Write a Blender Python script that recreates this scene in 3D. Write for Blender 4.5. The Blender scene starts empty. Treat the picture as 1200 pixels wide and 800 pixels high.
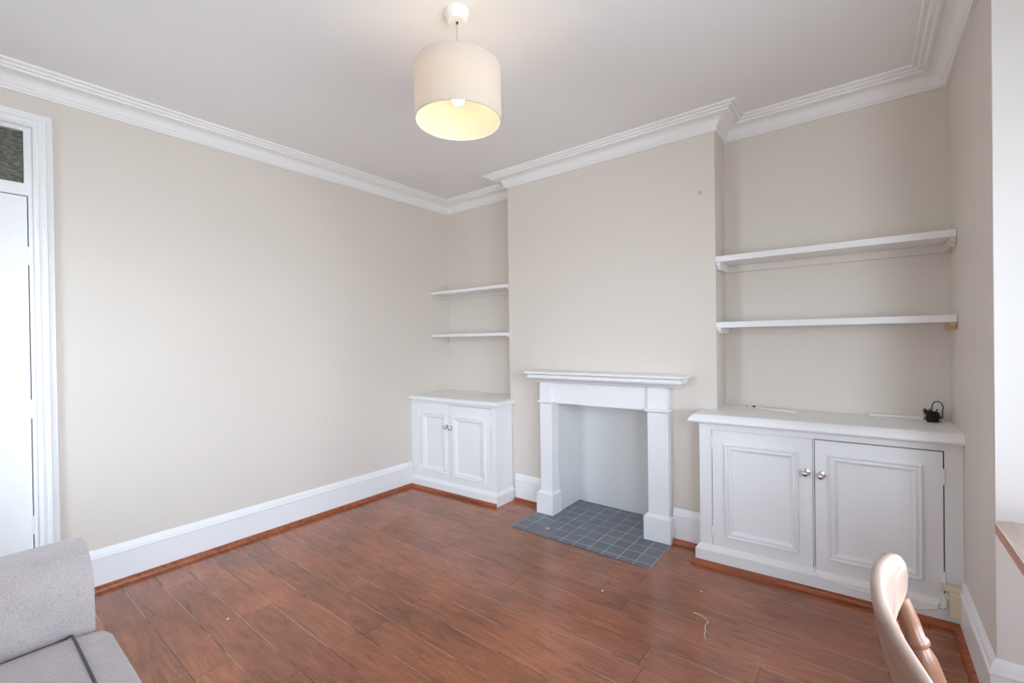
import bpy, bmesh, math, random
from mathutils import Vector, Matrix
random.seed(4)
S = bpy.context.scene
COL = S.collection

# ------------------------------------------------------------------ materials
def srgb(r, g, b):
    f = lambda c: (c/255/12.92) if c/255 <= .04045 else ((c/255+.055)/1.055)**2.4
    return (f(r), f(g), f(b), 1)

def new_mat(name):
    m = bpy.data.materials.new(name); m.use_nodes = True
    nt = m.node_tree
    return m, nt, nt.nodes['Principled BSDF']

def N(nt, t, **kw):
    n = nt.nodes.new(t)
    for k, v in kw.items(): setattr(n, k, v)
    return n

def math_node(nt, op, a, b=None):
    n = N(nt, 'ShaderNodeMath', operation=op)
    for i, v in enumerate((a, b)):
        if v is None: continue
        if isinstance(v, (int, float)): n.inputs[i].default_value = v
        else: nt.links.new(v, n.inputs[i])
    return n.outputs[0]

def paint(name, col, rough=.5, bump=.0, scale=60, vary=.03, spec=.5):
    m, nt, p = new_mat(name)
    tc = N(nt, 'ShaderNodeTexCoord')
    no = N(nt, 'ShaderNodeTexNoise'); no.inputs['Scale'].default_value = 2.3; no.inputs['Detail'].default_value = 3
    nt.links.new(tc.outputs['Object'], no.inputs['Vector'])
    mx = N(nt, 'ShaderNodeMix', data_type='RGBA')
    c = srgb(*col)
    mx.inputs['A'].default_value = tuple(v*(1-vary) for v in c[:3]) + (1,)
    mx.inputs['B'].default_value = tuple(min(1, v*(1+vary)) for v in c[:3]) + (1,)
    nt.links.new(no.outputs['Fac'], mx.inputs['Factor'])
    nt.links.new(mx.outputs['Result'], p.inputs['Base Color'])
    p.inputs['Roughness'].default_value = rough
    p.inputs['Specular IOR Level'].default_value = spec
    if bump:
        n2 = N(nt, 'ShaderNodeTexNoise'); n2.inputs['Scale'].default_value = scale
        nt.links.new(tc.outputs['Object'], n2.inputs['Vector'])
        b = N(nt, 'ShaderNodeBump'); b.inputs['Strength'].default_value = bump; b.inputs['Distance'].default_value = .004
        nt.links.new(n2.outputs['Fac'], b.inputs['Height']); nt.links.new(b.outputs['Normal'], p.inputs['Normal'])
    return m

M = {}
M['wall'] = paint('warm grey wall paint', (222, 214, 204), .42, .12, 90, .015, .35)
M['baywhite'] = paint('white bay paint', (234, 229, 224), .5, .1, 90, .012)
M['ceiling'] = paint('white ceiling paint', (238, 237, 235), .7, .1, 90, .015)
M['cornice'] = paint('white cornice paint', (242, 241, 239), .55, 0, 60, .02)
M['white'] = paint('white gloss woodwork', (240, 240, 240), .33, .05, 40, .015)
M['firebox'] = paint('firebox paint', (226, 225, 223), .5, .1, 60, .02)
M['plastic'] = paint('white plastic', (240, 238, 232), .35)
M['cream'] = paint('aged cream plastic', (226, 214, 186), .4, 0, 60, .08)
M['black'] = paint('black plastic', (14, 14, 16), .35)
M['dark'] = paint('dark shadow gap backing', (60, 55, 50), .8)
M['brown'] = paint('brown cord grip', (70, 40, 25), .5)
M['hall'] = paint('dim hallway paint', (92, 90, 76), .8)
M['rawbatten'] = paint('unpainted timber', (205, 170, 125), .6, .1, 60, .12)
M['patch'] = paint('filler patch', (196, 188, 181), .7)
M['mark'] = paint('grey filler mark', (165, 160, 156), .7)
M['chip'] = paint('cream paint chip', (238, 228, 190), .6)
M['piping'] = paint('dark grey piping', (84, 82, 92), .8)

def chrome():
    m, nt, p = new_mat('chrome')
    no = N(nt, 'ShaderNodeTexNoise'); no.inputs['Scale'].default_value = 40
    r = N(nt, 'ShaderNodeMapRange'); r.inputs['To Min'].default_value = .08; r.inputs['To Max'].default_value = .16
    nt.links.new(no.outputs['Fac'], r.inputs['Value']); nt.links.new(r.outputs['Result'], p.inputs['Roughness'])
    p.inputs['Base Color'].default_value = (.72, .72, .74, 1); p.inputs['Metallic'].default_value = 1
    return m
M['chrome'] = chrome()

def floor_mat():
    m, nt, p = new_mat('stained floorboards')
    L = nt.links.new
    tc = N(nt, 'ShaderNodeTexCoord'); sp = N(nt, 'ShaderNodeSeparateXYZ'); L(tc.outputs['Object'], sp.inputs[0])
    W = .138
    yy = math_node(nt, 'DIVIDE', math_node(nt, 'ADD', sp.outputs['Y'], 10*W+1.823), W)
    row = math_node(nt, 'FLOOR', yy); fy = math_node(nt, 'FRACT', yy)
    wn = N(nt, 'ShaderNodeTexWhiteNoise', noise_dimensions='1D'); L(row, wn.inputs['W'])
    xx = math_node(nt, 'ADD', math_node(nt, 'DIVIDE', sp.outputs['X'], 1.15), math_node(nt, 'MULTIPLY', wn.outputs['Value'], 7.3))
    pl = math_node(nt, 'FLOOR', xx); fx = math_node(nt, 'FRACT', xx)
    cv = N(nt, 'ShaderNodeCombineXYZ'); L(row, cv.inputs[0]); L(pl, cv.inputs[1])
    wn2 = N(nt, 'ShaderNodeTexWhiteNoise', noise_dimensions='3D'); L(cv.outputs[0], wn2.inputs['Vector'])
    # grain: stretched noise, shifted for every board
    gv = N(nt, 'ShaderNodeCombineXYZ')
    L(math_node(nt, 'ADD', math_node(nt, 'MULTIPLY', sp.outputs['X'], 2.2), math_node(nt, 'MULTIPLY', wn2.outputs['Value'], 37.)), gv.inputs[0])
    L(math_node(nt, 'MULTIPLY', sp.outputs['Y'], 15.), gv.inputs[1])
    g = N(nt, 'ShaderNodeTexNoise'); g.inputs['Scale'].default_value = 1.9; g.inputs['Detail'].default_value = 9; g.inputs['Roughness'].default_value = .72; g.inputs['Distortion'].default_value = 1.4
    L(gv.outputs[0], g.inputs['Vector'])
    cr = N(nt, 'ShaderNodeValToRGB'); L(g.outputs['Fac'], cr.inputs[0])
    cr.color_ramp.elements[0].position = .2; cr.color_ramp.elements[0].color = srgb(106, 60, 40)
    cr.color_ramp.elements[1].position = .8; cr.color_ramp.elements[1].color = srgb(188, 121, 84)
    e = cr.color_ramp.elements.new(.5); e.color = srgb(157, 94, 64)
    # blotchy wear
    w = N(nt, 'ShaderNodeTexNoise'); w.inputs['Scale'].default_value = 2.6; w.inputs['Detail'].default_value = 8; L(tc.outputs['Object'], w.inputs['Vector'])
    mr = N(nt, 'ShaderNodeMapRange'); mr.inputs['From Min'].default_value = .3; mr.inputs['From Max'].default_value = .7
    mr.inputs['To Min'].default_value = .72; mr.inputs['To Max'].default_value = 1.18; L(w.outputs['Fac'], mr.inputs['Value'])
    pb = N(nt, 'ShaderNodeMapRange'); pb.inputs['To Min'].default_value = .86; pb.inputs['To Max'].default_value = 1.12; L(wn2.outputs['Value'], pb.inputs['Value'])
    tone = math_node(nt, 'MULTIPLY', mr.outputs['Result'], pb.outputs['Result'])
    vm = N(nt, 'ShaderNodeVectorMath', operation='SCALE'); L(cr.outputs['Color'], vm.inputs[0]); L(tone, vm.inputs['Scale'])
    # seams
    ey = math_node(nt, 'MINIMUM', fy, math_node(nt, 'SUBTRACT', 1., fy))
    ex = math_node(nt, 'MINIMUM', fx, math_node(nt, 'SUBTRACT', 1., fx))
    sy = math_node(nt, 'LESS_THAN', ey, .0105); sx = math_node(nt, 'LESS_THAN', ex, .0011)
    sn = N(nt, 'ShaderNodeTexNoise'); sn.inputs['Scale'].default_value = 3.0; sn.inputs['Detail'].default_value = 3; L(tc.outputs['Object'], sn.inputs['Vector'])
    sc = N(nt, 'ShaderNodeValToRGB'); L(sn.outputs['Fac'], sc.inputs[0])
    sc.color_ramp.elements[0].position = .43; sc.color_ramp.elements[0].color = srgb(66, 38, 26)
    sc.color_ramp.elements[1].position = .52; sc.color_ramp.elements[1].color = srgb(182, 142, 120)
    m1 = N(nt, 'ShaderNodeMix', data_type='RGBA'); L(sy, m1.inputs['Factor']); L(vm.outputs[0], m1.inputs['A']); L(sc.outputs['Color'], m1.inputs['B'])
    m2 = N(nt, 'ShaderNodeMix', data_type='RGBA'); L(sx, m2.inputs['Factor']); L(m1.outputs['Result'], m2.inputs['A']); m2.inputs['B'].default_value = srgb(84, 46, 30)
    L(m2.outputs['Result'], p.inputs['Base Color'])
    rr = N(nt, 'ShaderNodeMapRange'); rr.inputs['To Min'].default_value = .12; rr.inputs['To Max'].default_value = .27; L(g.outputs['Fac'], rr.inputs['Value']); L(rr.outputs['Result'], p.inputs['Roughness'])
    b = N(nt, 'ShaderNodeBump'); b.inputs['Strength'].default_value = .25; b.inputs['Distance'].default_value = .0015
    h = math_node(nt, 'SUBTRACT', g.outputs['Fac'], math_node(nt, 'MULTIPLY', sy, 1.2))
    L(h, b.inputs['Height']); L(b.outputs['Normal'], p.inputs['Normal'])
    p.inputs['Specular IOR Level'].default_value = .75
    return m
M['floor'] = floor_mat()

def wood(name, dark, light, rough=.4, axis='X', sc=1.0):
    m, nt, p = new_mat(name); L = nt.links.new
    tc = N(nt, 'ShaderNodeTexCoord'); mp = N(nt, 'ShaderNodeMapping'); L(tc.outputs['Object'], mp.inputs[0])
    s = {'X': (2, 30, 30), 'Y': (30, 2, 30), 'Z': (30, 30, 2)}[axis]
    mp.inputs['Scale'].default_value = tuple(v*sc for v in s)
    g = N(nt, 'ShaderNodeTexNoise'); g.inputs['Scale'].default_value = 1.3; g.inputs['Detail'].default_value = 6; g.inputs['Distortion'].default_value = .8; L(mp.outputs[0], g.inputs['Vector'])
    cr = N(nt, 'ShaderNodeValToRGB'); L(g.outputs['Fac'], cr.inputs[0])
    cr.color_ramp.elements[0].position = .3; cr.color_ramp.elements[0].color = srgb(*dark)
    cr.color_ramp.elements[1].position = .65; cr.color_ramp.elements[1].color = srgb(*light)
    L(cr.outputs['Color'], p.inputs['Base Color']); p.inputs['Roughness'].default_value = rough
    return m
M['bead'] = wood('stained floor bead', (112, 52, 26), (176, 96, 56), .35, 'X')
M['pine'] = wood('waxed pine', (139, 112, 97), (176, 151, 136), .36, 'Y', .8)
M['pine_spindle'] = wood('darker turned pine', (120, 78, 56), (156, 110, 86), .25, 'Z', .8)
M['tabletop'] = wood('worn scrubbed pine', (176, 152, 134), (206, 188, 174), .4, 'Y', .6)
M['table_edge'] = wood('table edge pine', (176, 112, 78), (206, 148, 112), .4, 'Y', .6)

def tile_mat():
    m, nt, p = new_mat('slate hearth tiles'); L = nt.links.new
    tc = N(nt, 'ShaderNodeTexCoord'); sp = N(nt, 'ShaderNodeSeparateXYZ'); L(tc.outputs['Object'], sp.inputs[0])
    ux = math_node(nt, 'DIVIDE', math_node(nt, 'SUBTRACT', sp.outputs['X'], 2.257-2*.985), .0985)
    uy = math_node(nt, 'DIVIDE', math_node(nt, 'SUBTRACT', sp.outputs['Y'], -.668-.06), .104)
    fx, fy = math_node(nt, 'FRACT', ux), math_node(nt, 'FRACT', uy)
    ix, iy = math_node(nt, 'FLOOR', ux), math_node(nt, 'FLOOR', uy)
    ex = math_node(nt, 'MINIMUM', fx, math_node(nt, 'SUBTRACT', 1., fx)); ey = math_node(nt, 'MINIMUM', fy, math_node(nt, 'SUBTRACT', 1., fy))
    e = math_node(nt, 'LESS_THAN', math_node(nt, 'MINIMUM', ex, ey), .02)
    # grout is worn away in places
    wn = N(nt, 'ShaderNodeTexNoise'); wn.inputs['Scale'].default_value = 4.2; wn.inputs['Detail'].default_value = 2; L(tc.outputs['Object'], wn.inputs['Vector'])
    wr = N(nt, 'ShaderNodeMapRange'); wr.inputs['From Min'].default_value = .38; wr.inputs['From Max'].default_value = .5; L(wn.outputs['Fac'], wr.inputs['Value'])
    wx = N(nt, 'ShaderNodeMapRange'); wx.inputs['From Min'].default_value = 1.5; wx.inputs['From Max'].default_value = 1.95; wx.inputs['To Min'].default_value = .1; L(sp.outputs['X'], wx.inputs['Value'])
    gf = math_node(nt, 'MULTIPLY', e, math_node(nt, 'MAXIMUM', wr.outputs['Result'], wx.outputs['Result']))
    cv = N(nt, 'ShaderNodeCombineXYZ'); L(ix, cv.inputs[0]); L(iy, cv.inputs[1])
    t = N(nt, 'ShaderNodeTexWhiteNoise', noise_dimensions='3D'); L(cv.outputs[0], t.inputs['Vector'])
    n = N(nt, 'ShaderNodeTexNoise'); n.inputs['Scale'].default_value = 35; n.inputs['Detail'].default_value = 5; L(tc.outputs['Object'], n.inputs['Vector'])
    k = math_node(nt, 'ADD', math_node(nt, 'MULTIPLY', t.outputs['Value'], .5), math_node(nt, 'MULTIPLY', n.outputs['Fac'], .5))
    c = N(nt, 'ShaderNodeMix', data_type='RGBA'); c.inputs['A'].default_value = srgb(92, 97, 108); c.inputs['B'].default_value = srgb(126, 130, 140); L(k, c.inputs['Factor'])
    c2 = N(nt, 'ShaderNodeMix', data_type='RGBA'); L(gf, c2.inputs['Factor']); L(c.outputs['Result'], c2.inputs['A']); c2.inputs['B'].default_value = srgb(196, 196, 196)
    L(c2.outputs['Result'], p.inputs['Base Color']); p.inputs['Roughness'].default_value = .42
    b = N(nt, 'ShaderNodeBump'); b.inputs['Strength'].default_value = .4; b.inputs['Distance'].default_value = .002
    L(math_node(nt, 'SUBTRACT', n.outputs['Fac'], e), b.inputs['Height']); L(b.outputs['Normal'], p.inputs['Normal'])
    return m
M['tile'] = tile_mat()

def fabric(name, a, b, scale=900):
    m, nt, p = new_mat(name); L = nt.links.new
    tc = N(nt, 'ShaderNodeTexCoord')
    n = N(nt, 'ShaderNodeTexNoise'); n.inputs['Scale'].default_value = 260; n.inputs['Detail'].default_value = 3; L(tc.outputs['Object'], n.inputs['Vector'])
    n2 = N(nt, 'ShaderNodeTexNoise'); n2.inputs['Scale'].default_value = 14; n2.inputs['Detail'].default_value = 5; L(tc.outputs['Object'], n2.inputs['Vector'])
    k = math_node(nt, 'ADD', math_node(nt, 'MULTIPLY', n.outputs['Fac'], .7), math_node(nt, 'MULTIPLY', n2.outputs['Fac'], .3))
    cr = N(nt, 'ShaderNodeValToRGB'); L(k, cr.inputs[0])
    cr.color_ramp.elements[0].position = .35; cr.color_ramp.elements[0].color = srgb(*a)
    cr.color_ramp.elements[1].position = .65; cr.color_ramp.elements[1].color = srgb(*b)
    L(cr.outputs['Color'], p.inputs['Base Color']); p.inputs['Roughness'].default_value = .95
    p.inputs['Sheen Weight'].default_value = .25
    bu = N(nt, 'ShaderNodeBump'); bu.inputs['Strength'].default_value = .35; bu.inputs['Distance'].default_value = .002
    L(n.outputs['Fac'], bu.inputs['Height']); L(bu.outputs['Normal'], p.inputs['Normal'])
    return m
M['sofa'] = fabric('grey beige sofa fabric', (166, 155, 153), (192, 181, 178))

def shade_mat():
    m, nt, p = new_mat('white fabric lampshade'); L = nt.links.new
    nt.nodes.remove(p); out = nt.nodes['Material Output']
    tc = N(nt, 'ShaderNodeTexCoord'); n = N(nt, 'ShaderNodeTexNoise'); n.inputs['Scale'].default_value = 180; L(tc.outputs['Object'], n.inputs['Vector'])
    c = N(nt, 'ShaderNodeMix', data_type='RGBA'); c.inputs['A'].default_value = (.74, .70, .65, 1); c.inputs['B'].default_value = (.80, .76, .71, 1); L(n.outputs['Fac'], c.inputs['Factor'])
    d = N(nt, 'ShaderNodeBsdfDiffuse'); t = N(nt, 'ShaderNodeBsdfTranslucent'); L(c.outputs['Result'], d.inputs[0]); L(c.outputs['Result'], t.inputs[0])
    mx = N(nt, 'ShaderNodeMixShader'); mx.inputs[0].default_value = .42; L(d.outputs[0], mx.inputs[1]); L(t.outputs[0], mx.inputs[2]); L(mx.outputs[0], out.inputs[0])
    return m
M['shade'] = shade_mat()

def emit(name, col, st):
    m, nt, p = new_mat(name)
    p.inputs['Base Color'].default_value = (.9, .9, .9, 1)
    p.inputs['Emission Color'].default_value = col; p.inputs['Emission Strength'].default_value = st
    return m
M['bulb'] = emit('lit warm bulb', (1, .70, .37, 1), 24)

def textured_glass():
    m, nt, p = new_mat('textured dark glass'); L = nt.links.new
    tc = N(nt, 'ShaderNodeTexCoord'); w = N(nt, 'ShaderNodeTexNoise'); w.inputs['Scale'].default_value = 95; w.inputs['Detail'].default_value = 4
    mp = N(nt, 'ShaderNodeMapping'); mp.inputs['Scale'].default_value = (1, .5, 1.5); L(tc.outputs['Object'], mp.inputs[0]); L(mp.outputs[0], w.inputs['Vector'])
    cr = N(nt, 'ShaderNodeValToRGB'); L(w.outputs['Fac'], cr.inputs[0])
    cr.color_ramp.elements[0].position = .35; cr.color_ramp.elements[0].color = srgb(74, 72, 60)
    cr.color_ramp.elements[1].position = .68; cr.color_ramp.elements[1].color = srgb(130, 130, 112)
    L(cr.outputs['Color'], p.inputs['Base Color']); p.inputs['Roughness'].default_value = .25
    p.inputs['Transmission Weight'].default_value = .25
    b = N(nt, 'ShaderNodeBump'); b.inputs['Strength'].default_value = .6; b.inputs['Distance'].default_value = .004
    L(w.outputs['Fac'], b.inputs['Height']); L(b.outputs['Normal'], p.inputs['Normal'])
    return m
M['transom'] = textured_glass()

def pane_glass():
    m, nt, p = new_mat('window glass'); L = nt.links.new
    nt.nodes.remove(p); out = nt.nodes['Material Output']
    t = N(nt, 'ShaderNodeBsdfTransparent'); g = N(nt, 'ShaderNodeBsdfGlossy'); g.inputs['Roughness'].default_value = .02
    fr = N(nt, 'ShaderNodeFresnel'); fr.inputs[0].default_value = 1.45
    t.inputs[0].default_value = (.95, .97, .97, 1)
    mx = N(nt, 'ShaderNodeMixShader'); L(fr.outputs[0], mx.inputs[0]); L(t.outputs[0], mx.inputs[1]); L(g.outputs[0], mx.inputs[2]); L(mx.outputs[0], out.inputs[0])
    return m
M['pane'] = pane_glass()

# ------------------------------------------------------------------ mesh builder
class MB:
    def __init__(s): s.bm = bmesh.new()
    def poly(s, faces_pts):
        for f in faces_pts: s.bm.faces.new([s.bm.verts.new(p) for p in f])
        return s
    def box(s, x0, x1, y0, y1, z0, z1, bevel=0, seg=2):
        b = bmesh.new(); bmesh.ops.create_cube(b, size=1)
        for v in b.verts:
            v.co = Vector(((x0+x1)/2+v.co.x*(x1-x0), (y0+y1)/2+v.co.y*(y1-y0), (z0+z1)/2+v.co.z*(z1-z0)))
        if bevel: bmesh.ops.bevel(b, geom=b.edges[:], offset=bevel, segments=seg, profile=.5, affect='EDGES')
        s.join(b); return s
    def join(s, b):
        me = bpy.data.meshes.new('tmp'); b.to_mesh(me); b.free(); s.bm.from_mesh(me); bpy.data.meshes.remove(me)
    def prism(s, pts, a, b, fn):
        """polygon pts (u,v) extruded from a to b; fn(u,v,w)->xyz"""
        va = [s.bm.verts.new(fn(u, v, a)) for u, v in pts]; vb = [s.bm.verts.new(fn(u, v, b)) for u, v in pts]
        n = len(pts)
        s.bm.faces.new(va); s.bm.faces.new(vb[::-1])
        for i in range(n): s.bm.faces.new((va[i], vb[i], vb[(i+1) % n], va[(i+1) % n]))
        return s
    def sweep(s, path, prof, closed=False, fn=lambda u, v, h: (u, v, h), cap=True):
        """mitred sweep: prof (t,h), t measured to the right of the travel direction"""
        n = len(path); rings = []
        for i in range(n):
            P = Vector(path[i])
            d0 = (P-Vector(path[i-1])).normalized() if (closed or i > 0) else None
            d1 = (Vector(path[(i+1) % n])-P).normalized() if (closed or i < n-1) else None
            if d0 is None: d0 = d1
            if d1 is None: d1 = d0
            n0, n1 = Vector((d0.y, -d0.x)), Vector((d1.y, -d1.x))
            m = (n0+n1)/(1+n0.dot(n1))
            rings.append([s.bm.verts.new(fn(P.x+m.x*t, P.y+m.y*t, h)) for t, h in prof])
        k = len(prof)
        for i in range(n if closed else n-1):
            A, B = rings[i], rings[(i+1) % n]
            for j in range(k-1): s.bm.faces.new((A[j], B[j], B[j+1], A[j+1]))
        if cap and not closed:
            s.bm.faces.new(rings[0]); s.bm.faces.new(rings[-1][::-1])
        return s
    def tube(s, pts, r, seg=10, cap=True):
        pts = [Vector(p) for p in pts]; rings = []
        up = None
        for i, p in enumerate(pts):
            d = (pts[min(i+1, len(pts)-1)]-pts[max(i-1, 0)]).normalized()
            if up is None: up = d.orthogonal().normalized()
            up = (up-d*up.dot(d)).normalized(); sd = d.cross(up)
            rr = r[i] if isinstance(r, (list, tuple)) else r
            rings.append([s.bm.verts.new(p+(up*math.cos(a)+sd*math.sin(a))*rr) for a in [2*math.pi*j/seg for j in range(seg)]])
        for A, B in zip(rings, rings[1:]):
            for j in range(seg): s.bm.faces.new((A[j], A[(j+1) % seg], B[(j+1) % seg], B[j]))
        if cap: s.bm.faces.new(rings[0][::-1]); s.bm.faces.new(rings[-1])
        return s
    def lathe(s, prof, origin, axis=(0, 0, 1), seg=32, close=False):
        o = Vector(origin); ax = Vector(axis).normalized(); u = ax.orthogonal().normalized(); w = ax.cross(u)
        rings = []
        for r, h in prof:
            if r < 1e-6: rings.append([s.bm.verts.new(o+ax*h)])
            else: rings.append([s.bm.verts.new(o+ax*h+(u*math.cos(a)+w*math.sin(a))*r) for a in [2*math.pi*j/seg for j in range(seg)]])
        pairs = list(zip(rings, rings[1:]))
        if close: pairs.append((rings[-1], rings[0]))
        for A, B in pairs:
            for j in range(seg):
                a0, a1 = A[j % len(A)], A[(j+1) % len(A)]; b0, b1 = B[j % len(B)], B[(j+1) % len(B)]
                f = []
                for v in (a0, a1, b1, b0):
                    if v not in f: f.append(v)
                if len(f) > 2: s.bm.faces.new(f)
        return s
    def slab(s, x0, x1, y0, y1, prof, left=True, right=True, front=True):
        """rectangular slab whose edge follows prof [(inset, z)] on the chosen sides (front is y0)"""
        loops = []
        for i, z in prof:
            a, b, c = x0+(i if left else 0), x1-(i if right else 0), y0+(i if front else 0)
            loops.append([s.bm.verts.new(p) for p in ((a, y1, z), (a, c, z), (b, c, z), (b, y1, z))])
        for A, B in zip(loops, loops[1:]):
            for j in range(4): s.bm.faces.new((A[j], A[(j+1) % 4], B[(j+1) % 4], B[j]))
        s.bm.faces.new(loops[0]); s.bm.faces.new(loops[-1])
        return s
    def build(s, name, m, parent=None, smooth=None, warp=None):
        if warp:
            for v in s.bm.verts: v.co = Vector(warp(v.co))
        bmesh.ops.recalc_face_normals(s.bm, faces=s.bm.faces[:])
        me = bpy.data.meshes.new(name); s.bm.to_mesh(me); s.bm.free()
        o = bpy.data.objects.new(name, me); COL.objects.link(o)
        for mm in (m if isinstance(m, list) else [m]): me.materials.append(mm)
        if smooth:
            for p in me.polygons: p.use_smooth = True
            me.set_sharp_from_angle(angle=math.radians(smooth))
        if parent is not None:
            o.parent = parent
            o.matrix_parent_inverse = Matrix.Translation(-Vector(parent.location))
        return o

def thing(name, label, cat, loc=(0, 0, 0), group=None):
    o = bpy.data.objects.new(name, None); COL.objects.link(o); o.location = loc; o.empty_display_size = .1
    o['label'] = label; o['category'] = cat
    if group: o['group'] = group
    return o
def tag(o, label, cat, group=None):
    o['label'] = label; o['category'] = cat
    if group: o['group'] = group
    return o
def struct(o): o['kind'] = 'structure'; return o

# ------------------------------------------------------------------ room dimensions (metres)
BD, BL, BR = .231, .936, 2.516        # chimney breast depth, left and right faces
W, RE = 3.551, -.945                  # right wall, where it turns into the bay
CH, YF, XB = 2.62, -4.25, 4.45        # ceiling height, front wall, bay outer wall
YB2, ZB = -3.55, 2.42                 # far side of bay, bay head height
FX0, FX1, FZ, FB = 1.399, 2.10, .83, .056   # firebox opening and back

struct(MB().box(-.15, XB+.15, YF-.15, .25, -.1, 0).build('floor', M['floor']))
struct(MB().box(-.15, W+.15, YF-.15, .25, CH, CH+.1).build('ceiling', M['ceiling']))
# left wall with its door opening
DY0, DY1, DZ = -3.60, -2.80, 2.38
struct(MB().box(-.15, 0, DY1, .25, 0, CH).box(-.15, 0, YF-.15, DY0, 0, CH).box(-.15, 0, DY0, DY1, DZ, CH).build('wall_left', M['wall']))
struct(MB().box(0, BL, 0, .15, 0, CH).box(BR, W+.15, 0, .15, 0, CH).build('wall_back', M['wall']))
pts = [(BL, 0), (FX0, 0), (FX0, FZ), (FX1, FZ), (FX1, 0), (BR, 0), (BR, CH), (BL, CH)]
breast = struct(MB().prism(pts, -BD, .15, lambda u, v, w: (u, w, v)).build('wall_chimney_breast', M['wall']))
fb = MB().box(FX0-.02, FX1+.02, FB, .15, 0, FZ+.02)
fb.box(FX0, FX0+.004, -BD+.001, FB, 0, FZ).box(FX1-.004, FX1, -BD+.001, FB, 0, FZ).box(FX0, FX1, -BD+.001, FB, FZ-.004, FZ)
struct(fb.build('wall_firebox', M['firebox']))
struct(MB().box(W, W+.15, RE, 0, 0, CH).box(W, W+.15, YF-.15, YB2, 0, CH).box(W, W+.15, YB2, RE, ZB, CH).build('wall_right', M['wall']))
# canted bay: short square reveals, then three windows round the bay
BAY = [(3.92, RE), (XB, -1.52), (XB, -2.90), (3.80, YB2)]
WZ0, WZ1 = .38, 2.08
struct(MB().box(W+.001, 3.92, RE-.004, RE+.15, 0, ZB).build('wall_bay_back', M['baywhite']))
struct(MB().box(W+.15, 3.80, YB2-.15, YB2, 0, ZB).build('wall_bay_front', M['baywhite']))
struct(MB().box(W+.15, XB+.15, YB2-.15, RE+.15, ZB, ZB+.1).build('ceiling_bay', M['ceiling']))
def bay_place(P, Q):
    P, Q = Vector(P), Vector(Q); d = (Q-P).normalized(); n = Vector((-d.y, d.x)) # outwards
    return lambda u, dep, z: (P.x+d.x*u+n.x*dep, P.y+d.y*u+n.y*dep, z), (Q-P).length, d, n
def slabp(mb, pl, u0, u1, d0, d1, z0, z1):
    mb.prism([(u0, z0), (u1, z0), (u1, z1), (u0, z1)], d0, d1, lambda u, v, w: pl(u, w, v))
bw = MB()
for P, Q in zip(BAY, BAY[1:]):
    pl, L_, d_, n_ = bay_place(P, Q)
    for u0, u1, z0, z1 in ((0, L_, 0, WZ0), (0, L_, WZ1, ZB), (0, .07, WZ0, WZ1), (L_-.07, L_, WZ0, WZ1)): slabp(bw, pl, u0, u1, 0, .15, z0, z1)
struct(bw.build('wall_bay', M['baywhite']))
# front wall behind the camera, with an unseen window added for fill light
FILL_WIN = (.5, 1.25)
fw = MB().box(-.15, FILL_WIN[0], YF-.15, YF, 0, CH).box(FILL_WIN[1], W+.15, YF-.15, YF, 0, CH).box(*FILL_WIN, YF-.15, YF, 0, .5).box(*FILL_WIN, YF-.15, YF, 2.05, CH)
struct(fw.build('wall_front', M['wall']))

def window(n, a, b, z0, z1, place):
    """sash window across a..b; place(u, depth, z) -> xyz"""
    def bar(mb, u0, u1, d0, d1, zz0, zz1):
        mb.prism([(u0, zz0), (u1, zz0), (u1, zz1), (u0, zz1)], d0, d1, lambda u, v, w: place(u, w, v))
    f = MB(); t = .036; zm = (z0+z1)/2
    for u0, u1, zz0, zz1 in ((a, a+t, z0, z1), (b-t, b, z0, z1), (a+t, b-t, z0, z0+.06), (a+t, b-t, z1-t, z1), (a+t, b-t, zm-.016, zm+.016)):
        bar(f, u0, u1, .05, .11, zz0, zz1)
    w = struct(f.build('window_%d' % n, M['white']))
    g = MB(); bar(g, a+t, b-t, .078, .082, z0+.06, z1-t); g.build('window_pane', M['pane'], w)
    s = MB(); bar(s, a-.04, b+.04, -.04, .05, z0-.035, z0-.002); s.build('window_sill', M['white'], w)
for i, (P, Q) in enumerate(zip(BAY, BAY[1:])):
    pl, L_, d_, n_ = bay_place(P, Q)
    window(i+1, .07, L_-.07, WZ0, WZ1, pl)
window(4, FILL_WIN[0], FILL_WIN[1], .5, 2.05, lambda u, d, z: (u, YF-d, z))  # unseen window, added to fill the right wall and alcove

# cornice: one run right round the room
cor = [(0, 2.524), (.013, 2.524), (.015, 2.532), (.021, 2.535), (.021, 2.546), (.027, 2.552), (.031, 2.566), (.040, 2.579), (.054, 2.589), (.072, 2.594), (.084, 2.595),
       (.086, 2.588), (.095, 2.588), (.099, 2.591), (.101, 2.600), (.118, 2.598), (.121, 2.602), (.123, 2.610), (.141, 2.607), (.146, 2.611), (.146, CH)]
room = [(0, YF), (0, 0), (BL, 0), (BL, -BD), (BR, -BD), (BR, 0), (W, 0), (W, YF)]
struct(MB().sweep(room, cor, closed=True).build('trim_1', M['cornice'], smooth=25))

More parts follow.
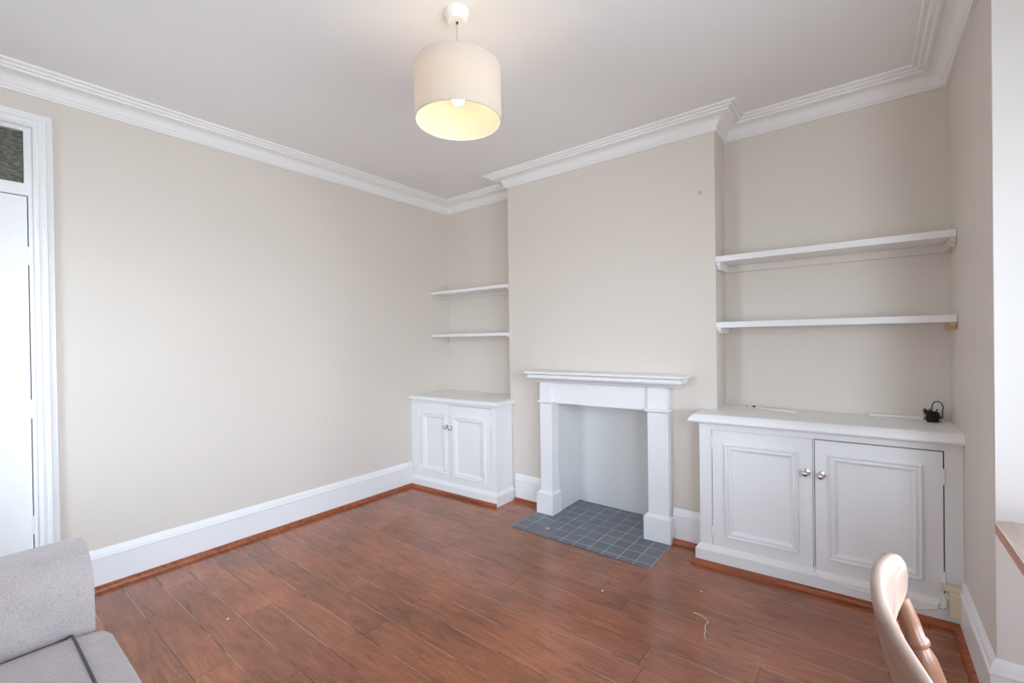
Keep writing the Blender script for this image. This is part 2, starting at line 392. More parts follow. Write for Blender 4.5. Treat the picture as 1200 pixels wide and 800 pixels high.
# skirting boards and the stained bead along their feet
skp = [(0, 0), (.018, 0), (.018, .166), (.022, .170), (.021, .177), (.015, .181), (.015, .190), (.010, .203), (.004, .213), (.0, .216)]
bdp = [(.018, 0), (.0405, 0), (.040, .008), (.035, .018), (.028, .025), (.018, .028)]
def skirt(side, path, n, bead=None):
    struct(MB().sweep(path, skp).build('baseboard_'+side, M['white'], smooth=35))
    if n: struct(MB().sweep(bead or path, bdp).build('trim_%d' % n, M['bead'], smooth=40))
skirt('left', [(0, -2.735), (0, -.489)], 2, [(0, -2.735), (0, -.510)])
skirt('breast_left', [(.99, -BD), (1.262, -BD)], 3)
skirt('breast_right', [(2.25, -BD), (BR, -BD), (BR, -.20)], 4)
skirt('right', [(W, -.375), (W, RE-.004), (3.92, RE-.004)], 5)
skirt('bay', BAY, 0)
skirt('front', [(W, YF), (0, YF)], 0)
skirt('left_near', [(0, YF), (0, -3.69)], 0)

# door with its transom light in the left wall
d = MB()
arch = [(.0, 0), (.0, .014), (.010, .024), (.016, .024), (.020, .017), (.030, .017), (.034, .026), (.044, .026), (.048, .016), (.068, .016), (.072, .008), (.074, 0)]
d.sweep([(DY1-.006, 0), (DY1-.006, DZ-.012), (DY0+.012, DZ-.012), (DY0+.012, 0)], [(t, h) for t, h in arch], fn=lambda u, v, h: (h, u, v))
door = struct(d.build('door_1', M['white'], smooth=25))
fr = MB()   # frame linings and transom bar
fr.box(-.13, -.004, DY1-.022, DY1, 0, DZ).box(-.13, -.004, DY0, DY0+.022, 0, DZ).box(-.13, -.004, DY0+.022, DY1-.022, DZ-.022, DZ).box(-.13, -.006, DY0+.022, DY1-.022, 2.035, 2.085)
fr.build('door_frame', M['white'], door)
lf = MB().box(-.060, -.018, DY0+.026, DY1-.026, .008, 2.031)
leaf = lf.build('door_leaf', M['white'], door)
for zz in (.42, .99, 1.74):
    MB().lathe([(0, -.045), (.005, -.045), (.005, .045), (0, .045)], (-.012, DY1-.024, zz), seg=10).build('hinge', M['white'], door)
hd = MB().lathe([(0, 0), (.026, 0), (.026, .006), (.009, .01), (.009, .035), (.024, .045), (.026, .058), (.015, .068), (0, .07)], (-.018, DY0+.09, 1.02), (1, 0, 0), 20)
hd.build('door_handle', M['chrome'], leaf, smooth=30)
gp = MB().box(-.040, -.034, DY0+.03, DY1-.028, 2.093, DZ-.03); gp.build('transom_glass', M['transom'], door)
gb = MB()
for a in ((DY0+.022, DY1-.022, 2.085, 2.093), (DY0+.022, DY1-.022, DZ-.030, DZ-.022)): gb.box(-.034, -.012, *a)
for a in ((DY1-.034, DY1-.022), (DY0+.022, DY0+.034)): gb.box(-.034, -.012, *a, 2.093, DZ-.03)
gb.build('glazing_bead', M['white'], door)
# dim hallway seen through the transom glass
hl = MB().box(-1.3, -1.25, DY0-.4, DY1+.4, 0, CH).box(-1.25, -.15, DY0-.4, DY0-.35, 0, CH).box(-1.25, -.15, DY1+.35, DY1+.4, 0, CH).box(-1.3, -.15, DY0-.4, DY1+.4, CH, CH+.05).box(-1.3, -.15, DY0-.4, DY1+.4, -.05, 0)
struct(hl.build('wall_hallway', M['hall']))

# ------------------------------------------------------------------ hearth and fireplace surround
h = MB().box(1.272, 2.257, -.668, -BD, .0005, .005).box(FX0+.005, FX1-.005, -BD, FB-.001, .0005, .005)
tag(h.build('hearth', M['tile']), 'grey slate square tiled hearth under and before the white fireplace surround', 'hearth')
def skew(xm, dw, a):
    def f(c):
        k = min(1, max(0, (-c.y-dw)/.03)); return (c.x, c.y - k*a*(xm-c.x), c.z)
    return f
wf = skew(1.757, BD+.02, .046)
fp = thing('fireplace_surround', 'white painted wooden fireplace surround with mantel shelf on chimney breast', 'fireplace', (1.757, -.28, 0))
B0 = -BD-.001
for x0, x1 in ((1.299, 1.399), (2.110, 2.240)):
    p = MB().box(x0, x1, -.315, B0, .15, .985, .002, 1).build('pillar', M['white'], fp, warp=wf)
    MB().slab(x0-.024, x1+.014, -.336, B0, [(0, .005), (0, .152), (.004, .158), (.010, .160), (.018, .170)]).build('plinth_block', M['white'], p, warp=wf)
    MB().slab(x0-.015, x1+.015, -.330, B0, [(.014, .818), (.006, .824), (0, .828), (0, .838), (.006, .842), (.014, .844)]).build('capital', M['white'], p, warp=wf)
MB().box(1.399, 2.110, -.294, B0, .826, .985).build('frieze', M['white'], fp, warp=wf)
MB().slab(1.224, 2.365, -.410, B0, [(.066, .982), (.058, .986), (.052, .995), (.042, 1.002), (.030, 1.006), (.022, 1.012), (.018, 1.020), (.020, 1.030), (.028, 1.036), (.010, 1.040), (.002, 1.046), (0, 1.052), (.003, 1.059), (.008, 1.061)]).build('mantel_shelf', M['white'], fp, warp=wf, smooth=30)

# ------------------------------------------------------------------ built-in alcove cabinets
MOULD = [(0, 0), (.002, .011), (.007, .014), (.012, .010), (.014, .003), (.020, .003), (.022, .009), (.027, .010), (.035, .001), (.042, -.009)]
def knob(parent, x, y, z, warp, r=.017):
    MB().lathe([(0, 0), (.019*r/.017, 0), (.019*r/.017, .004), (.008, .007), (.007, .015), (r*.75, .02), (r, .029), (r*.9, .038), (r*.5, .044), (0, .0455)], (x, y, z), (0, -1, 0), 24).build('knob', M['chrome'], parent, warp=warp, smooth=40)
def cab_door(parent, x0, x1, z0, z1, mx0, mx1, mz0, mz1, d, kx, kz, hx, hzs, warp, proud=0.):
    D = d+proud; t = .022
    m = MB(); i = .038
    ix0, ix1, iz0, iz1 = mx0+i, mx1-i, mz0+i, mz1-i
    for a in ((x0, ix0, z0, z1), (ix1, x1, z0, z1), (ix0, ix1, z0, iz0), (ix0, ix1, iz1, z1)): m.box(a[0], a[1], -D, -D+t, a[2], a[3])
    m.box(ix0, ix1, -D+.009, -D+t, iz0, iz1)
    dr = m.build('door', M['white'], parent, warp=warp)
    MB().sweep([(mx0, mz0), (mx0, mz1), (mx1, mz1), (mx1, mz0)], MOULD, closed=True, fn=lambda u, v, h: (u, -D-h, v)).build('panel_moulding', M['white'], dr, warp=warp, smooth=25)
    knob(dr, kx, -D, kz, warp)
    for hz in hzs:
        hg = MB().lathe([(0, -.036), (.0055, -.036), (.0055, .036), (0, .036)], (hx, -D-.002, hz), seg=12)
        hg.box(hx-.016, hx+.016, -D-.002, -D+.001, hz-.034, hz+.034)
        hg.build('hinge', M['white'], dr, warp=warp)
    return dr
def frame(x0, x1, z0, z1, d, holes):
    m = MB(); t = .022; xs = [x0] + [v for h in holes for v in h[:2]] + [x1]
    for i in range(0, len(xs), 2): m.box(xs[i], xs[i+1], -d, -d+t, z0, z1)
    for a, b, c, e in holes:
        m.box(a, b, -d, -d+t, e, z1); m.box(a, b, -d, -d+t, z0, c)
    return m
# right-hand cabinet
X1 = W-.0006; D = .375; wr = skew(3.0, .10, .055)
rc = thing('alcove_cabinet', 'wide white two-door cabinet in the right alcove under long shelves', 'cabinet', (3.0, -.2, 0), 'built-in alcove cabinets')
MB().box(2.462, X1, -D+.022, -.019, .02, .808).build('carcass', M['dark'], rc, warp=wr)
MB().box(2.458, 2.461, -D+.022, -.019, .02, .808).build('side_panel', M['white'], rc, warp=wr)
frame(2.46, X1, .09, .812, D, [(2.524, 3.003, .078, .772), (3.008, 3.490, .078, .774)]).build('face_frame', M['white'], rc, warp=wr)
cab_door(rc, 2.5280, 3.0005, .098, .7705, 2.590, 2.942, .172, .699, D, 2.972, .598, 2.5245, (.70, .19), wr)
cab_door(rc, 3.0115, 3.4850, .098, .7690, 3.062, 3.418, .176, .704, D, 3.037, .594, 3.489, (.66, .20), wr, proud=.004)
MB().slab(2.438, X1, -D-.024, -.019, [(0, .0), (0, .086), (.004, .093), (.012, .104), (.020, .112), (.024, .113)], right=False).build('plinth', M['white'], rc, warp=wr)
MB().slab(2.412, X1, -D-.058, -.001, [(.012, .812), (.003, .816), (0, .824), (.003, .834), (.012, .844), (.022, .855), (.032, .861), (.040, .862)], right=False).build('worktop', M['white'], rc, warp=wr, smooth=30)
MB().sweep([(2.438, -.26), (2.438, -D-.024), (X1-.02, -D-.024)][::-1], [(-a+.018, b) for a, b in bdp], fn=lambda u, v, h: (u, v, h)).build('floor_bead', M['bead'], rc, warp=wr, smooth=40)

# left-hand cabinet
D2 = .462; wl = skew(.48, .25, .05)
lc = thing('alcove_cabinet', 'narrow white two-door cabinet in the left alcove beside the fireplace', 'cabinet', (.48, -.25, 0), 'built-in alcove cabinets')
MB().box(.002, .946, -D2+.022, -BD-.022, .02, .772).box(.002, .932, -BD-.022, -.002, .02, .772).build('carcass', M['dark'], lc, warp=wl)
MB().box(.9465, .950, -D2+.022, -BD-.002, .02, .775).build('side_panel', M['white'], lc, warp=wl)
frame(.002, .951, .08, .776, D2, [(.098, .462, .078, .756), (.467, .905, .078, .757)]).build('face_frame', M['white'], lc, warp=wl)
cab_door(lc, .1005, .4595, .096, .7545, .142, .430, .165, .670, D2, .437, .570, .099, (.66, .17), wl)
cab_door(lc, .4705, .9015, .096, .7530, .506, .852, .158, .664, D2, .498, .566, .904, (.66, .17), wl, proud=.003)
pf = [(0, .0), (0, .080), (.004, .086), (.010, .096), (.018, .103), (.020, .104)]
MB().slab(.0235, .970, -D2-.022, -BD-.002, pf, left=False).build('plinth', M['white'], lc, warp=wl)
MB().slab(.002, .988, -D2-.034, -BD-.001, [(.012, .776), (.003, .779), (0, .786), (.003, .796), (.012, .806), (.022, .811), (.030, .812)], left=False).box(.002, .934, -BD-.001, -.001, .776, .812).build('worktop', M['white'], lc, warp=wl, smooth=30)
MB().sweep([(.970, -D2-.022), (.02, -D2-.022)], [(-a+.018, b) for a, b in bdp]).build('floor_bead', M['bead'], lc, warp=wl, smooth=40)

# ------------------------------------------------------------------ alcove shelves
def shelf(x0, x1, d, z, t, bh, label, right_raw=False):
    s = thing('alcove_shelf', label, 'shelf', ((x0+x1)/2, 0, z-t), 'alcove shelves')
    MB().box(x0, x1, -d, -.001, z-t, z, .002, 1).build('board', M['white'], s)
    f = lambda xa, xb: MB().prism([(-.001, z-t-.0005), (-d+.012, z-t-.0005), (-d+.012, z-t-bh*.45), (-d+.035, z-t-bh), (-.001, z-t-bh)], xa, xb, lambda u, v, w: (w, u, v))
    f(x0+.001, x0+.022).build('bearer', M['white'] if x0 > 1 else M['wall'], s)
    o = f(x1-.022, x1-.001).build('bearer', M['rawbatten'] if right_raw else M['wall'], s)
    if right_raw: o['label'] = 'bare timber bearer'
    MB().box(x0+.022, x1-.022, -.019, -.001, z-t-bh, z-t-.0005).build('bearer', M['wall'], s)
shelf(BR+.001, W-.001, .236, 1.776, .034, .042, 'upper long white shelf in the right alcove')
shelf(BR+.001, W-.001, .236, 1.384, .034, .032, 'lower long white shelf in the right alcove with bare timber bearer', True)
shelf(.001, BL-.001, .24, 1.750, .026, .03, 'upper short white shelf in the left alcove')
shelf(.001, BL-.001, .24, 1.354, .026, .03, 'lower short white shelf in the left alcove')

# ------------------------------------------------------------------ pendant lamp
LX, LY = 1.93, -1.80
lamp = thing('pendant_lamp', 'lit pendant lamp with white drum shade hanging from the ceiling', 'lamp', (LX, LY, CH))
MB().lathe([(0, CH), (.050, CH), (.0505, CH-.008), (.047, CH-.012), (.041, CH-.034), (.036, CH-.040), (0, CH-.041)], (LX, LY, 0), seg=36).build('ceiling_rose', M['plastic'], lamp, smooth=35)
MB().lathe([(0, CH-.041), (.0045, CH-.041), (.0045, CH-.050), (0, CH-.050)], (LX, LY, 0), seg=12).build('cord_grip', M['brown'], lamp)
MB().tube([(LX, LY, CH-.04), (LX, LY, 2.40)], .0028, 8).build('cord', M['patch'], lamp)
SR, S0, S1 = .173, 2.178, 2.390
sh = MB().lathe([(SR, S0), (SR, S1), (SR-.0025, S1), (SR-.0025, S0)], (LX, LY, 0), seg=96, close=True).build('lamp_shade', M['shade'], lamp, smooth=40)
rg = MB()
for zz in (S0+.002, S1-.002):
    ring = [(LX+(SR-.003)*math.cos(a), LY+(SR-.003)*math.sin(a), zz) for a in [2*math.pi*i/64 for i in range(65)]]
    rg.tube(ring, .0022, 6)
for k in range(3):
    a = 2*math.pi*k/3+.4
    rg.tube([(LX+.02*math.cos(a), LY+.02*math.sin(a), 2.350), (LX+.1*math.cos(a), LY+.1*math.sin(a), 2.352), (LX+(SR-.003)*math.cos(a), LY+(SR-.003)*math.sin(a), S1-.004)], .0018, 6)
rg.build('shade_ring', M['plastic'], sh)
MB().lathe([(0, 2.40), (.008, 2.40), (.014, 2.392), (.017, 2.365), (.020, 2.36), (.020, 2.335), (.015, 2.333), (0, 2.333)], (LX, LY, 0), seg=24).build('lamp_holder', M['plastic'], lamp, smooth=35)
MB().lathe([(0, 2.333), (.012, 2.332), (.014, 2.318), (.022, 2.305), (.028, 2.288), (.028, 2.272), (.021, 2.256), (.010, 2.248), (0, 2.246)], (LX, LY, 0), seg=24).build('bulb', M['bulb'], lamp, smooth=60)

# ------------------------------------------------------------------ loose things on and around the cabinets
rod = thing('plastic_rod', 'thin white plastic rod lying slantwise on the right cabinet worktop', 'rod', (2.78, -.10, .862))
a, b = Vector((2.650, -.045, .868)), Vector((2.915, -.165, .868))
MB().tube([a, a.lerp(b, .02), a.lerp(b, .98), b], [.003, .0055, .0055, .003], 10).build('shaft', M['plastic'], rod, smooth=40)
MB().tube([a.lerp(b, .10)+Vector((0, 0, .002)), a.lerp(b, .17)+Vector((0, 0, .002))], .0062, 10).build('clip', M['black'], rod)
MB().tube([a+Vector((-.015, .012, .001)), a], .0035, 8).build('tip', M['mark'], rod)
tag(MB().box(3.23, 3.49, -.036, -.003, .8625, .8765, .003, 2).build('cable_trunking', M['plastic']), 'flat white plastic trunking strip lying along the back of right cabinet worktop', 'trunking')
ad = thing('power_adaptor', 'black power adaptor wrapped in its own cable at right end of worktop', 'adaptor', (3.475, -.085, .862))
MB().box(3.452, 3.497, -.105, -.070, .8625, .914, .006, 3).build('plug_body', M['black'], ad)
cb = MB(); random.seed(7)
for k in range(6):
    zc = .872+.008*k; pts = []
    tx, ty = random.uniform(-.25, .25), random.uniform(-.25, .25)
    for i in range(25):
        t = 2*math.pi*i/24
        x, y = .030*math.cos(t)*(1+.12*math.sin(3*t+k)), .026*math.sin(t)*(1+.1*math.cos(2*t+k))
        pts.append((3.475+x, -.0875+y, max(.8655, zc+tx*x+ty*y)))
    cb.tube(pts, .0028, 7)
cb.build('wound_cable', M['black'], ad, smooth=50)
lp = MB()
pts = []
for i in range(21):
    t = math.pi*(-.15+1.25*i/20)
    pts.append((3.494+.020*math.cos(t), -.088, .935+.030*math.sin(t)*(1.0)))
pts = [(3.512, -.088, .885)] + pts + [(3.470, -.088, .914)]
lp.tube(pts, .0024, 8).build('cable_loop', M['black'], ad, smooth=50)
pn = MB()
for x, y, dx in ((3.458, -.092, -.012), (3.468, -.094, -.003), (3.486, -.092, .008)): pn.tube([(x, y, .910), (x+dx, y, .929)], .0026, 7)
pn.build('plug_pin', M['black'], ad)

tag(MB().tube([(.004, -.550, .236), (.012, -.552, .246), (.024, -.550, .238), (.031, -.547, .20), (.033, -.545, .15), (.040, -.543, .118), (.050, -.542, .104), (.056, -.542, .120), (.050, -.542, .15), (.040, -.540, .185)], .0038, 8).build('telephone_cable', M['plastic'], smooth=50), 'short white telephone cable looped from left wall beside the narrow cabinet', 'cable')
tag(MB().tube([wr(Vector(p)) for p in ((3.006, -.382, .60), (3.006, -.380, .14), (3.008, -.392, .112), (3.02, -.402, .095), (3.06, -.4025, .080), (3.12, -.4025, .070), (3.22, -.4025, .066), (3.32, -.4025, .060), (3.40, -.4025, .052), (3.46, -.4025, .072), (3.476, -.4025, .10))], .0028, 8).build('aerial_cable', M['plastic'], smooth=50), 'thin white cable running from between doors along the wide cabinet plinth', 'cable')
so = thing('telephone_socket', 'cream plastic telephone socket box on the plinth end by right wall', 'socket', (3.515, -.42, .13))
MB().box(3.497, 3.545, -.410, -.372, .062, .170, .004, 2).build('housing', M['cream'], so)
MB().box(3.468, 3.4965, -.405, -.378, .088, .150, .003, 2).build('plug', M['plastic'], so)
MB().box(3.470, 3.536, -.402, -.372, .1705, .192, .003, 2).build('cover', M['cream'], so)
MB().tube([(3.482, -.402, .150), (3.490, -.412, .135), (3.489, -.412, .105), (3.478, -.409, .090), (3.464, -.408, .092), (3.462, -.408, .106), (3.469, -.406, .112)], .0018, 7).build('lead', M['mark'], so, smooth=50)
tag(MB().box(1.488, 1.516, -.566, -.552, .0052, .009, .002, 1).build('paint_chip', M['chip']), 'small cream paint chip lying on the hearth tiles', 'chip')
MB().box(2.420, 2.442, -BD-.0022, -BD-.0002, 2.163, 2.187).build('filler_patch', M['patch'], breast)['label'] = 'small grey square patch'

for x, y, l in ((.839, -2.279, 'tiny white paint fleck on the floorboards near the left skirting'), (2.143, -1.016, 'tiny white paint fleck on the floorboards before the hearth'), (2.55, -.724, 'tiny white paint fleck on the floorboards before the wide cabinet')):
    tag(MB().lathe([(0, .0003), (.006, .0004), (.005, .0015), (0, .0018)], (x, y, 0), seg=7).build('paint_fleck', M['chip']), l, 'fleck', 'paint flecks on the floor')
tag(MB().tube([(2.571, -.93, .0022), (2.60, -.932, .0022), (2.63, -.945, .0022), (2.645, -.965, .0022), (2.640, -1.0, .0022), (2.652, -1.04, .0022), (2.655, -1.07, .0022), (2.668, -1.097, .0022)], .0018, 6).build('string_strand', M['cream'], smooth=50), 'pale crooked strand lying on floorboards before the wide cabinet', 'strand')

# ------------------------------------------------------------------ sofa (its left arm and seat show)
def rbox(x0, x1, y0, y1, z0, z1, r, seg=5, crown=0.):
    b = bmesh.new(); bmesh.ops.create_cube(b, size=1)
    for v in b.verts: v.co = Vector(((x0+x1)/2+v.co.x*(x1-x0), (y0+y1)/2+v.co.y*(y1-y0), (z0+z1)/2+v.co.z*(z1-z0)))
    bmesh.ops.subdivide_edges(b, edges=b.edges[:], cuts=7, use_grid_fill=True)
    c = Vector(((x0+x1)/2, (y0+y1)/2, (z0+z1)/2)); hx, hy, hz = (x1-x0)/2, (y1-y0)/2, (z1-z0)/2
    for v in b.verts:
        q = v.co-c
        k = Vector((max(-hx+r, min(hx-r, q.x)), max(-hy+r, min(hy-r, q.y)), max(-hz+r, min(hz-r, q.z))))
        # push the outermost grid onto the rounded corner
        dlt = q-k
        if dlt.length > 1e-6: q = k+dlt.normalized()*r
        if crown:
            e = max(0, 1-(q.x/hx)**2)*max(0, 1-(q.y/hy)**2)
            if q.z > 0: q.z += crown*e
        v.co = c+q
    m = MB(); m.join(b); return m
AX0, AX1, SY0, SY1 = 1.165, 1.415, -3.72, -2.83
sofa = thing('sofa', 'grey beige fabric sofa with dark piped seat cushions at the left wall side', 'sofa', (1.9, -3.3, 0))
def arm(x0, x1, inner):
    r = .10; pts = []
    xa, xb = (x0, x1)
    for i in range(9):
        t = math.pi - math.pi/2*i/8; pts.append((xa+.06+.06*math.cos(t), .685-.06+.06*math.sin(t)))
    for i in range(13):
        t = math.pi/2-math.pi/2*i/12; pts.append((xb-.13+.13*math.cos(t), .685-.13+.13*math.sin(t)))
    pts += [(xb+.004, .46), (xb-.004, .30), (xb-.01, .10), (xa+.01, .10), (xa-.002, .35)]
    if not inner: pts = [(x0+x1-u, v) for u, v in pts]
    m = MB().prism(pts, SY0, SY1, lambda u, v, w: (u, w, v))
    caps = [e for e in m.bm.edges if abs(e.verts[0].co.y-SY1) < 1e-5 and abs(e.verts[1].co.y-SY1) < 1e-5]
    bmesh.ops.bevel(m.bm, geom=caps, offset=.034, segments=6, profile=.5, affect='EDGES')
    return m
arm(AX0, AX1, True).build('arm', M['sofa'], sofa, smooth=50)
arm(2.52, 2.785, False).build('arm', M['sofa'], sofa, smooth=50)
MB().box(AX1, 2.52, SY0, SY1-.03, .10, .30, .02, 3).build('base', M['sofa'], sofa)
rbox(AX1-.005, 2.525, SY0, SY0+.22, .25, .86, .07).build('backrest', M['sofa'], sofa, smooth=60)
for x0, x1 in ((1.418, 1.967), (1.971, 2.513)):
    cu = rbox(x0, x1, SY0+.2, -2.797, .305, .487, .055, crown=.010).build('seat_cushion', M['sofa'], sofa, smooth=60)
    ya, yb, xc, hx, yc, hy = SY0+.25, -2.885, (x0+x1)/2, (x1-x0)/2, (SY0+.2-2.797)/2, (-2.797-SY0-.2)/2
    def top(x, y):      # height of the cushion's upper surface
        e = max(0, 1-((x-xc)/hx)**2)*max(0, 1-((y-yc)/hy)**2)
        q = max(0, abs(x-xc)-hx+.055)
        return .432 + math.sqrt(max(0, .055**2-q*q)) + .010*e + .0012
    cor_ = [(x0+.014, ya), (x0+.014, yb-.03), (x0+.020, yb-.008), (x0+.038, yb), (x1-.038, yb), (x1-.020, yb-.008), (x1-.014, yb-.03), (x1-.014, ya)]
    loop = []
    for P, Q in zip(cor_, cor_[1:]):
        for k in range(8): x, y = P[0]+(Q[0]-P[0])*k/8, P[1]+(Q[1]-P[1])*k/8; loop.append((x, y, top(x, y)))
    MB().tube(loop, .0032, 8).build('piping', M['piping'], cu, smooth=50)
for x0, x1 in ((1.445, 1.97), (1.98, 2.505)): rbox(x0, x1, SY0+.15, SY0+.36, .47, .84, .07).build('back_cushion', M['sofa'], sofa, smooth=60)
for x, y in ((1.22, SY0+.07), (1.22, SY1-.08), (2.73, SY0+.07), (2.73, SY1-.08)):
    MB().lathe([(0, 0), (.018, 0), (.026, .10), (0, .10)], (x, y, 0), seg=16).build('foot', M['pine_spindle'], sofa)

# ------------------------------------------------------------------ pine table in the bay
tb = thing('dining_table', 'pine dining table with a worn pale top standing in the bay', 'table', (3.87, -2.0, 0))
TX0, TX1, TY0, TY1, TZ = 3.50, 4.06, -2.85, -1.235, .762
rc_ = .035; out = []
for cx, cy, a0 in ((TX1-rc_, TY1-rc_, 0), (TX0+rc_, TY1-rc_, 90), (TX0+rc_, TY0+rc_, 180), (TX1-rc_, TY0+rc_, 270)):
    for k in range(7): t = math.radians(a0+15*k); out.append((cx+rc_*math.cos(t), cy+rc_*math.sin(t)))
tt = MB().prism(out, TZ-.030, TZ, lambda u, v, w: (u, v, w))
ed = [e for e in tt.bm.edges if all(abs(v.co.z-TZ) < 1e-6 for v in e.verts)]
bmesh.ops.bevel(tt.bm, geom=ed, offset=.006, segments=3, profile=.5, affect='EDGES')
o = tt.build('tabletop', [M['tabletop'], M['table_edge']], tb, smooth=30)
for p in o.data.polygons:
    if p.normal.z < .85: p.material_index = 1
ap = MB()
ap.box(TX0+.09, TX1-.09, TY1-.10, TY1-.08, .64, TZ-.031).box(TX0+.09, TX1-.09, TY0+.08, TY0+.10, .64, TZ-.031).box(TX0+.08, TX0+.10, TY0+.10, TY1-.10, .64, TZ-.031).box(TX1-.10, TX1-.08, TY0+.10, TY1-.10, .64, TZ-.031)
ap.build('apron', M['table_edge'], tb)
for x in (TX0+.11, TX1-.11):
    for y in (TY0+.11, TY1-.11):
        m = MB().box(x-.032, x+.032, y-.032, y+.032, .60, TZ-.031)
        m.lathe([(0, 0), (.018, 0), (.024, .03), (.020, .08), (.030, .25), (.033, .42), (.024, .52), (.030, .54), (.024, .57), (.031, .60), (0, .60)], (x, y, 0), seg=24)
        m.build('leg', M['pine_spindle'], tb, smooth=30)

# ------------------------------------------------------------------ pine chair tucked to the table
CX, CY = 3.292, -2.225     # seat back centre line
ch = thing('dining_chair', 'pine spindle-back dining chair with curved top rail facing the table', 'chair', (CX+.2, CY, 0))
def back_x(y, z):        # curved and raked back
    k = (y-CY)/.23
    return CX+.009-.05*(y-CY)-.075*((z-.44)/.46) + .046*k*k
rl = MB(); rows = []
nseg = 28
for i in range(nseg+1):
    k = -1+2*i/nseg; y = CY+.23*k
    endf = math.sqrt(max(0., 1-abs(k)**9))
    hh = (.047-.007*k*k)*max(.35, endf); zc = .858+.006*(1-k*k); th = .0105*max(.45, endf)
    ring = []
    for j in range(28):
        t = 2*math.pi*j/28
        cu, sv = math.cos(t), math.sin(t)
        u = th*math.copysign(abs(cu)**.42, cu); v = hh*math.copysign(abs(sv)**.6, sv)
        z = zc+v
        ring.append(rl.bm.verts.new((back_x(y, z)+u, y, z)))
    rows.append(ring)
for A, B in zip(rows, rows[1:]):
    for j in range(28): rl.bm.faces.new((A[j], A[(j+1) % 28], B[(j+1) % 28], B[j]))
rl.bm.faces.new(rows[0][::-1]); rl.bm.faces.new(rows[-1])
rl.build('top_rail', M['pine'], ch, smooth=60)
def turned(p0, p1, prof, name, m):
    p0, p1 = Vector(p0), Vector(p1); L_ = (p1-p0).length
    MB().lathe([(0, 0)]+[(r, t*L_) for r, t in prof]+[(0, L_)], p0, (p1-p0), 18).build(name, m, ch, smooth=35)
for k in (-.86, -.44, 0, .44, .88):
    y = CY+.215*k
    outer = abs(k) > .8
    s = 1.35 if outer else 1.0
    pr = [(.009*s, 0), (.0105*s, .25), (.015*s, .48), (.0165*s, .62), (.0145*s, .74), (.0105*s, .785), (.0135*s, .80), (.0135*s, .815), (.0105*s, .83), (.0105*s, .90), (.008*s, 1)]
    turned((CX+.060+.02*k*k, y*.98+CY*.02, .452), (back_x(y, .815), y, .822), pr, 'spindle', M['pine_spindle'])
st = []
for i in range(40):
    t = 2*math.pi*i/40; c, s_ = math.cos(t), math.sin(t)
    st.append((CX+.225+.215*math.copysign(abs(c)**.7, c), CY+.215*math.copysign(abs(s_)**.7, s_)))
sm = MB().prism(st, .418, .454, lambda u, v, w: (u, v, w)); 
bmesh.ops.bevel(sm.bm, geom=[e for e in sm.bm.edges if abs(e.verts[0].co.z-e.verts[1].co.z) < 1e-6], offset=.010, segments=3, profile=.5, affect='EDGES')
sm.build('seat', M['pine'], ch, smooth=40)
for dx, ox in ((.08, -.05), (.37, .04)):
    for sy in (-1, 1):
        turned((CX+dx+ox, CY+sy*.19, 0), (CX+dx, CY+sy*.14, .42), [(.012, 0), (.014, .1), (.018, .35), (.022, .6), (.016, .72), (.021, .76), (.016, .8), (.018, 1)], 'leg', M['pine_spindle'])
for sy in (-1, 1): turned((CX+.045, CY+sy*.172, .20), (CX+.395, CY+sy*.172, .20), [(.008, 0), (.013, .5), (.008, 1)], 'stretcher', M['pine_spindle'])

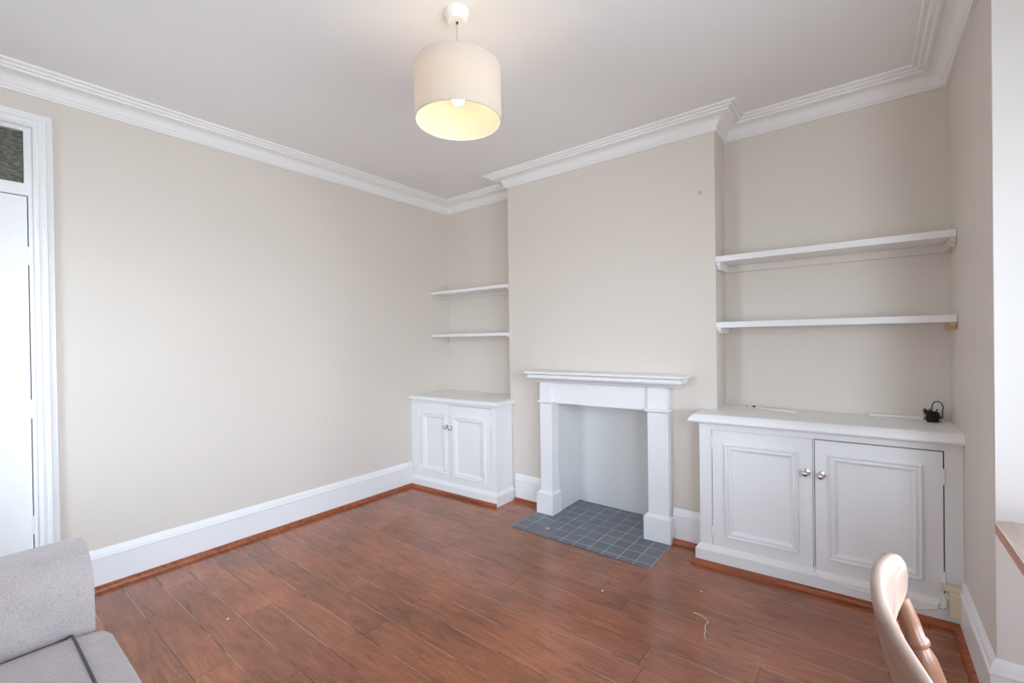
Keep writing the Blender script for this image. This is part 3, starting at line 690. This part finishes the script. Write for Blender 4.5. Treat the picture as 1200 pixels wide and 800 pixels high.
# ------------------------------------------------------------------ outside, daylight, camera
wd = bpy.data.worlds.new('daylight'); S.world = wd; wd.use_nodes = True
nt = wd.node_tree; bg = nt.nodes['Background']
tc = N(nt, 'ShaderNodeTexCoord'); sp = N(nt, 'ShaderNodeSeparateXYZ'); nt.links.new(tc.outputs['Generated'], sp.inputs[0])
mr = N(nt, 'ShaderNodeMapRange'); mr.inputs['From Min'].default_value = -1; nt.links.new(sp.outputs['Z'], mr.inputs['Value'])
cr = N(nt, 'ShaderNodeValToRGB'); nt.links.new(mr.outputs['Result'], cr.inputs[0])
el = cr.color_ramp.elements      # lower half glows in place of ground to lift the ceiling, hazy sky above
el[0].position = 0; el[0].color = (.40, .42, .45, 1)
el[1].position = .9; el[1].color = (.58, .755, 1.0, 1)
for p_, c_ in ((.46, (.48, .52, .58, 1)), (.52, (.79, .88, 1.01, 1))):
    e_ = el.new(p_); e_.color = c_
nt.links.new(cr.outputs['Color'], bg.inputs['Color']); bg.inputs['Strength'].default_value = 11.0
def portal(name, loc, rot, sx, sy):
    l = bpy.data.lights.new(name, 'AREA'); l.shape = 'RECTANGLE'; l.size = sx; l.size_y = sy; l.cycles.is_portal = True
    o = bpy.data.objects.new(name, l); COL.objects.link(o); o.location = loc; o.rotation_euler = rot
R90 = math.pi/2
for P, Q in zip(BAY, BAY[1:]):
    pl, L_, d_, n_ = bay_place(P, Q)
    portal('window_daylight', pl(L_/2, .14, (WZ0+WZ1)/2), (R90, 0, math.atan2(d_.y, d_.x)+math.pi), L_-.14, WZ1-WZ0)
portal('window_daylight', ((FILL_WIN[0]+FILL_WIN[1])/2, YF-.14, 1.275), (R90, 0, 0), FILL_WIN[1]-FILL_WIN[0], 1.55)  # portal for the added fill window

cam = bpy.data.cameras.new('camera'); co = bpy.data.objects.new('camera', cam); COL.objects.link(co)
cam.sensor_width = 36; cam.lens = 527.35*36/1200; cam.clip_start = .02
yw, pi_, ro = math.radians(38.005), math.radians(-.306), math.radians(.8)
dv = Vector((-math.sin(yw)*math.cos(pi_), math.cos(yw)*math.cos(pi_), math.sin(pi_)))
rv = Vector((math.cos(yw), math.sin(yw), 0)); uv = rv.cross(dv)
# roll
r2 = rv*math.cos(ro) - uv*math.sin(ro); u2 = rv*math.sin(ro) + uv*math.cos(ro)
mt = Matrix((r2, u2, -dv)).transposed().to_4x4(); mt.translation = (3.211, -3.109, 1.3)
co.matrix_world = mt
S.camera = co
S.view_settings.view_transform = 'Standard'; S.view_settings.look = 'None'
S.view_settings.exposure = 0.66; S.view_settings.gamma = 1.0; S.view_settings.use_curve_mapping = False
S.cycles.max_bounces = 12; S.cycles.diffuse_bounces = 8; S.cycles.sample_clamp_indirect = 6
